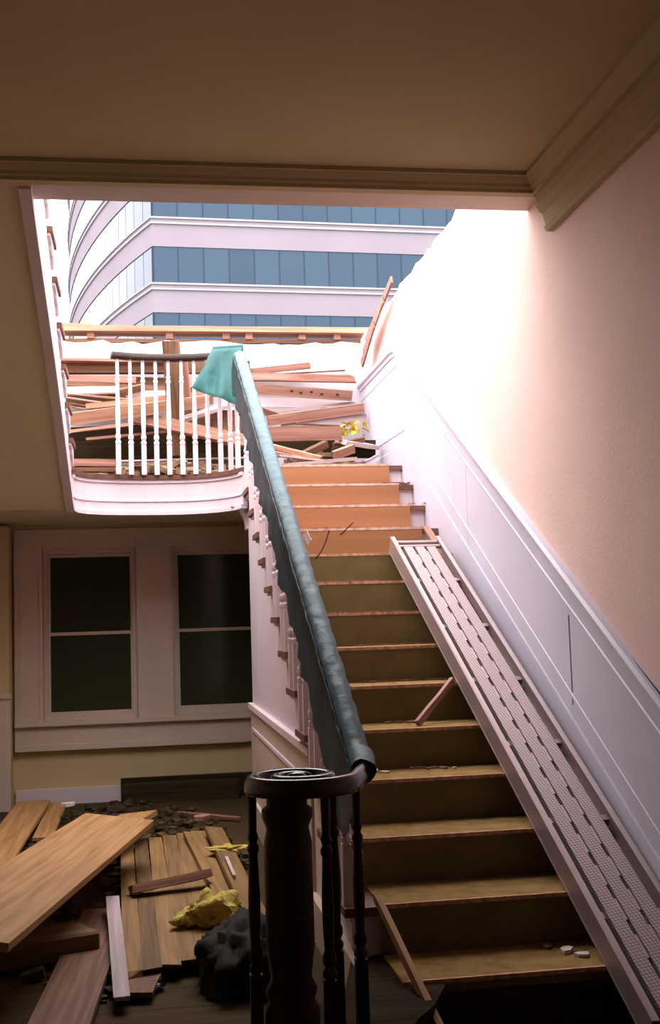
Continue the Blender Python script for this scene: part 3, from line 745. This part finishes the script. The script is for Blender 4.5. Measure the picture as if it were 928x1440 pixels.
# row of tongue-and-groove boards still joined
pnl = empty('board_panel', (0, 0, 0)); tag(pnl, 'panel of brown tongue and groove boards lying on the debris', 'board panel')
for i in range(7):
    def pz(x, y, z):
        v = fw + rt*((x-464)/F) - up*((y-720)/F); return CAM+v*((z-CAM.z)/v.z)
    xa, xb = 196+i*24, 178+i*20
    p0, p1 = pz(xa+(i-3)*3, 1375-i*6, .05), pz(xb, 1185-i*3, .07)
    me = board_mesh((p1-p0).length, .022, .070+.0025*i, 'brownb', (.06, .03))
    o = link('panel_board', me, pnl); place(o, p0, p1, 0)
FB('long brown board right of the panel, slanting toward the newel', (352, 1330), .06, (270, 1172), .10, .022, .10, 'brownb', .1)
FB('brown board next to the newel, slanting behind its balusters', (380, 1330), .10, (300, 1165), .12, .022, .10, 'brownb', .15)
FB('pale splinter lying on the boards near the newel', (330, 1232), .14, (318, 1205), .14, .008, .015, 'pale', 0)
FB('thin pale lath lying at the back of the hall debris', (250, 1142), .03, (338, 1150), .03, .01, .03, 'lum', 0)
FB('brown board end poking out in front of the joined panel', (190, 1400), .03, (205, 1370), .03, .02, .12, 'old', 0)
# foam block with dark side, lower left
fo = MB().prism([(-.20, -.13, 0), (.22, -.10, 0), (.17, .12, 0), (-.22, .13, 0)], (0, 0, .10)).build('wood_block', 'brownb')
fo.location = at(55, 1345, 1.45); fo.location.z = .02; fo.rotation_euler = (0, 0, .25); tag(fo, 'chunky yellow wood block on the floor below the wide plank', 'wood block'); bevel(fo, .01)
# low dark timber against the wall
board('dark_timber', 'low dark timber lying along the wall below the windows', (-.82, 5.52, .07), (.02, 5.52, .07), .14, .10, 'dark')
# insulation tuft and black bag
def blob(name, label, cat, loc, r, mat, seed, amp=.35, sub=3, smooth=True):
    bm = bmesh.new(); bmesh.ops.create_icosphere(bm, subdivisions=sub, radius=1)
    off = Vector((seed*3.1, seed*1.7, seed*.9)); R_ = random.Random(seed)
    for v in bm.verts:
        k = 1 + amp*(noise.noise(v.co*1.6+off) + .55*noise.noise(v.co*4.1+off) + .35*noise.noise(v.co*9+off)) + R_.uniform(-.05, .05)*amp
        v.co = Vector((v.co.x*r[0]*k, v.co.y*r[1]*k, max(-.3, v.co.z)*r[2]*k))
    me = bpy.data.meshes.new(name); bm.to_mesh(me); bm.free(); me.materials.append(MT[mat])
    for p in me.polygons: p.use_smooth = smooth
    o = link(name, me, None, loc); tag(o, label, cat); return o
blob('insulation_tuft', 'ragged yellow tuft of insulation beside the newel', 'insulation', (-.40, 1.62, .10), (.12, .09, .075), 'insul', 5, .7, 4, True)
blob('insulation_scrap', 'small yellow insulation scrap on the slanting boards', 'insulation', (-.24, 2.9, .125), (.08, .05, .018), 'insul', 8, .9, 3, False)
blob('refuse_bag', 'crumpled black bag on the floor in front of the insulation', 'bag', (-.32, 1.02, .07), (.15, .24, .15), 'bag', 12, .55, 4, True)
heap('hall_rubble', 'dark plaster and wood rubble strewn over the hall floor', -.80, 3.2, .70, 2.3, .035, 0, 'drub', 700, (.015, .06), 9)
def chip(label, p, s, mat='chip', seed=0):
    R_ = random.Random(seed); m = MB(); n_ = 6
    pts = [(s*(.7+.5*R_.random())*math.cos(2*PI*i/n_), s*.7*(.7+.5*R_.random())*math.sin(2*PI*i/n_), 0) for i in range(n_)]
    m.prism(pts, (0, 0, s*.35)); o = m.build('plaster_chip', mat); o.location = p; o.rotation_euler = (.0, 0, R_.uniform(0, 6)); tag(o, label, 'plaster chip'); return o
def tread(x, y, k, dy=0):
    """point on tread k under pixel x,y"""
    z = k*H+.010; v = fw + rt*((x-464)/F) - up*((y-720)/F); p = CAM+v*((z-CAM.z)/v.z)
    p.y = min(max(p.y, k*D+.02), (k+1)*D-.02); return p
chip('white plaster chip on the tread beside the handrail end, larger of two', tread(526, 1086, 4), .032, seed=1)
chip('small white plaster chip right of the larger one beside the handrail end', tread(541, 1087, 4), .022, seed=2)
chip('small pale chip alone toward the right of the tread by the plank', tread(639, 1080, 4), .014, seed=3)
chip('broad pale chip on the lowest visible tread, left of a pair', tread(797, 1338, 1), .035, seed=4)
chip('flat pale chip on the lowest visible tread, right of a pair', tread(820, 1344, 1), .028, seed=5)
chip('brownish flake beside the pair of chips on the lowest tread', tread(770, 1332, 1), .028, 'rub', seed=6)
def scraps(label, x, y, k, n_, spread, seed):
    R_ = random.Random(seed); c = tread(x, y, k); m = MB()
    for i in range(n_):
        s = R_.uniform(.008, .028)
        m.box((c.x+R_.uniform(-spread, spread), min(max(c.y+R_.uniform(-.05, .05), k*D), (k+1)*D-.03), c.z+.003), (s*1.8, s*.6, .008), Matrix.Rotation(R_.uniform(0, 6), 3, 'Z'))
    o = m.build('debris_scraps', 'lum'); o['kind'] = 'stuff'; o['label'] = label; o['category'] = 'debris'
scraps('wood splinters in the middle of the tread with white chips', 602, 1080, 4, 24, .07, 1)
scraps('crumbs at the left of the tread under the leaning stick', 545, 1010, 5, 16, .06, 2)
scraps('plaster crumbs along the tread above the stick', 560, 955, 6, 30, .2, 3)
scraps('row of fine crumbs on the tread at mid flight', 520, 903, 7, 40, .25, 4)
scraps('crumbs on the tread right below the plank top', 570, 858, 8, 30, .2, 5)
scraps('long splinters on the tread near the rail at mid flight', 500, 815, 9, 30, .2, 6)
scraps('pale dust and crumbs on the tread at the plank top', 510, 742, 11, 40, .3, 7)
scraps('pale dust and crumbs on the second tread from the top', 540, 680, 13, 40, .3, 8)
scraps('pale dust and crumbs on the third tread from the top', 540, 709, 12, 40, .3, 9)
chip('small white scrap behind the wide pine plank by the wall', (-1.17, 4.75, .12), .06, seed=11)
chip('pale scrap at the back of the board panel', (-.33, 3.9, .12), .07, 'lum', seed=12)
chip('tiny pale scrap on the floor in front of the panel', (-.63, .98, .02), .03, seed=13)
board('card_scrap', 'cream card scrap tucked under the blue rail wrap', at(428, 748, 3.2), at(436, 764, 3.15), .05, .004, 'pale', 0, cat='card')

# ------------------------------------------------------------------ office building across the street
corner = Vector((.12, 63, 0)); RB = math.radians(2.6)
bd = empty('office_building', corner); bd.rotation_euler = (0, 0, 0)
tag(bd, 'pinkish concrete office tower with blue ribbon windows and a curved left side', 'building')
FL = 3.83; Z0 = 24.34
dr = Vector((math.cos(RB), math.sin(RB), 0)); nr = Vector((math.sin(RB), -math.cos(RB), 0))    # along right face, outward
RC = 87.0; A0 = math.radians(22)
cc = Vector((RC*math.cos(A0), RC*math.sin(A0), 0))
def arc(s, off=0):
    a = A0 - s/RC; return cc - Vector((math.cos(a), math.sin(a), 0))*(RC+off)
RW = 29.2; PWd = 1.46; LW = 60.0
def wallstrip(pts, z0, z1, th):
    m = MB(); n_ = len(pts)
    for i, (p, nn) in enumerate(pts):
        for q, z in ((p, z0), (p, z1), (p-nn*th, z1), (p-nn*th, z0)): m.v.append(Vector((q.x, q.y, z)))
    for i in range(n_-1):
        for j in range(4): k = (j+1) % 4; m.f.append([i*4+j, i*4+k, (i+1)*4+k, (i+1)*4+j])
    m.f.append([3, 2, 1, 0]); m.f.append([(n_-1)*4+j for j in range(4)]); return m
def arcn(s):
    a = A0 - s/RC; return -Vector((math.cos(a), math.sin(a), 0))
def facepts(off):
    L_ = [(arc(s, off), arcn(s)) for s in [LW*i/40 for i in range(40, 0, -1)]]
    n0 = (arcn(0)+nr).normalized(); kf = 1/max(.3, n0.dot(nr))
    L_.append((n0*off*kf, n0)); L_.append((dr*RW+nr*off, nr)); return L_
for n_ in range(-3, 4):
    zt = Z0+n_*FL
    wallstrip(facepts(.0), zt-1.70, zt-.30, .5).build('spandrel_band', 'conc', bd)
    wallstrip(facepts(.14), zt-.10, zt, .6).build('ledge', 'ledge', bd)
    wallstrip(facepts(.06), zt-.30, zt-.10, .5).build('ledge_recess', 'conc', bd)
    wallstrip(facepts(.10), zt-.40, zt-.30, .5).build('ledge_drip', 'ledge', bd)
    if n_ in (-3, 3): continue
    zb = zt; zh = zt+FL-1.70
    wrow = wallstrip(facepts(-.12), zb-.02, zh+.02, .2).build('window_row', 'mull', bd)
    me = MB().bb(.03, PWd-.03, -.02, .02, zb, zh).mesh('pane', 'bglass')
    for i in range(int(RW/PWd)):
        o = link('pane', me, wrow); o.location = dr*(PWd*i)-nr*.07; o.rotation_euler = (0, 0, RB)
    mm = MB()
    for i in range(int(RW/PWd)+1):
        mm.box(dr*(PWd*i)-nr*.07+Vector((0, 0, (zb+zh)/2)), (.07, .07, zh-zb))
    for i in range(28):
        a = arc(PWd*i, -.07); mm.box(a+Vector((0, 0, (zb+zh)/2)), (.035, .035, zh-zb))
    mm.build('mullions', 'mull', wrow)['kind'] = 'stuff'
    for i in range(27):
        a, b_ = arc(PWd*i+.03, -.07), arc(PWd*(i+1)-.03, -.07); v = b_-a
        ms = MB().bb(0, v.length, -.02, .02, zb, zh).mesh('pane', 'bglass') if i == 0 else ms
        o = link('pane', ms, wrow); o.location = a; o.rotation_euler = (0, 0, math.atan2(v.y, v.x))
# dark core so nothing shows through behind the panes
cp = [arc(LW*i/40, -1.2) for i in range(40, -1, -1)] + [dr*RW-nr*1.2]
cm = MB(); cm.prism([(p.x, p.y, 0) for p in cp]+[(RW, 60, 0), (20, 62, 0)], (0, 0, Z0+4*FL)); cm.build('dark_core', 'mull', bd)
struct(MB().bb(-160, 160, YB+.6, 260, -1.0, -.9).build('ground', 'ground'), 'street level ground beyond the house')
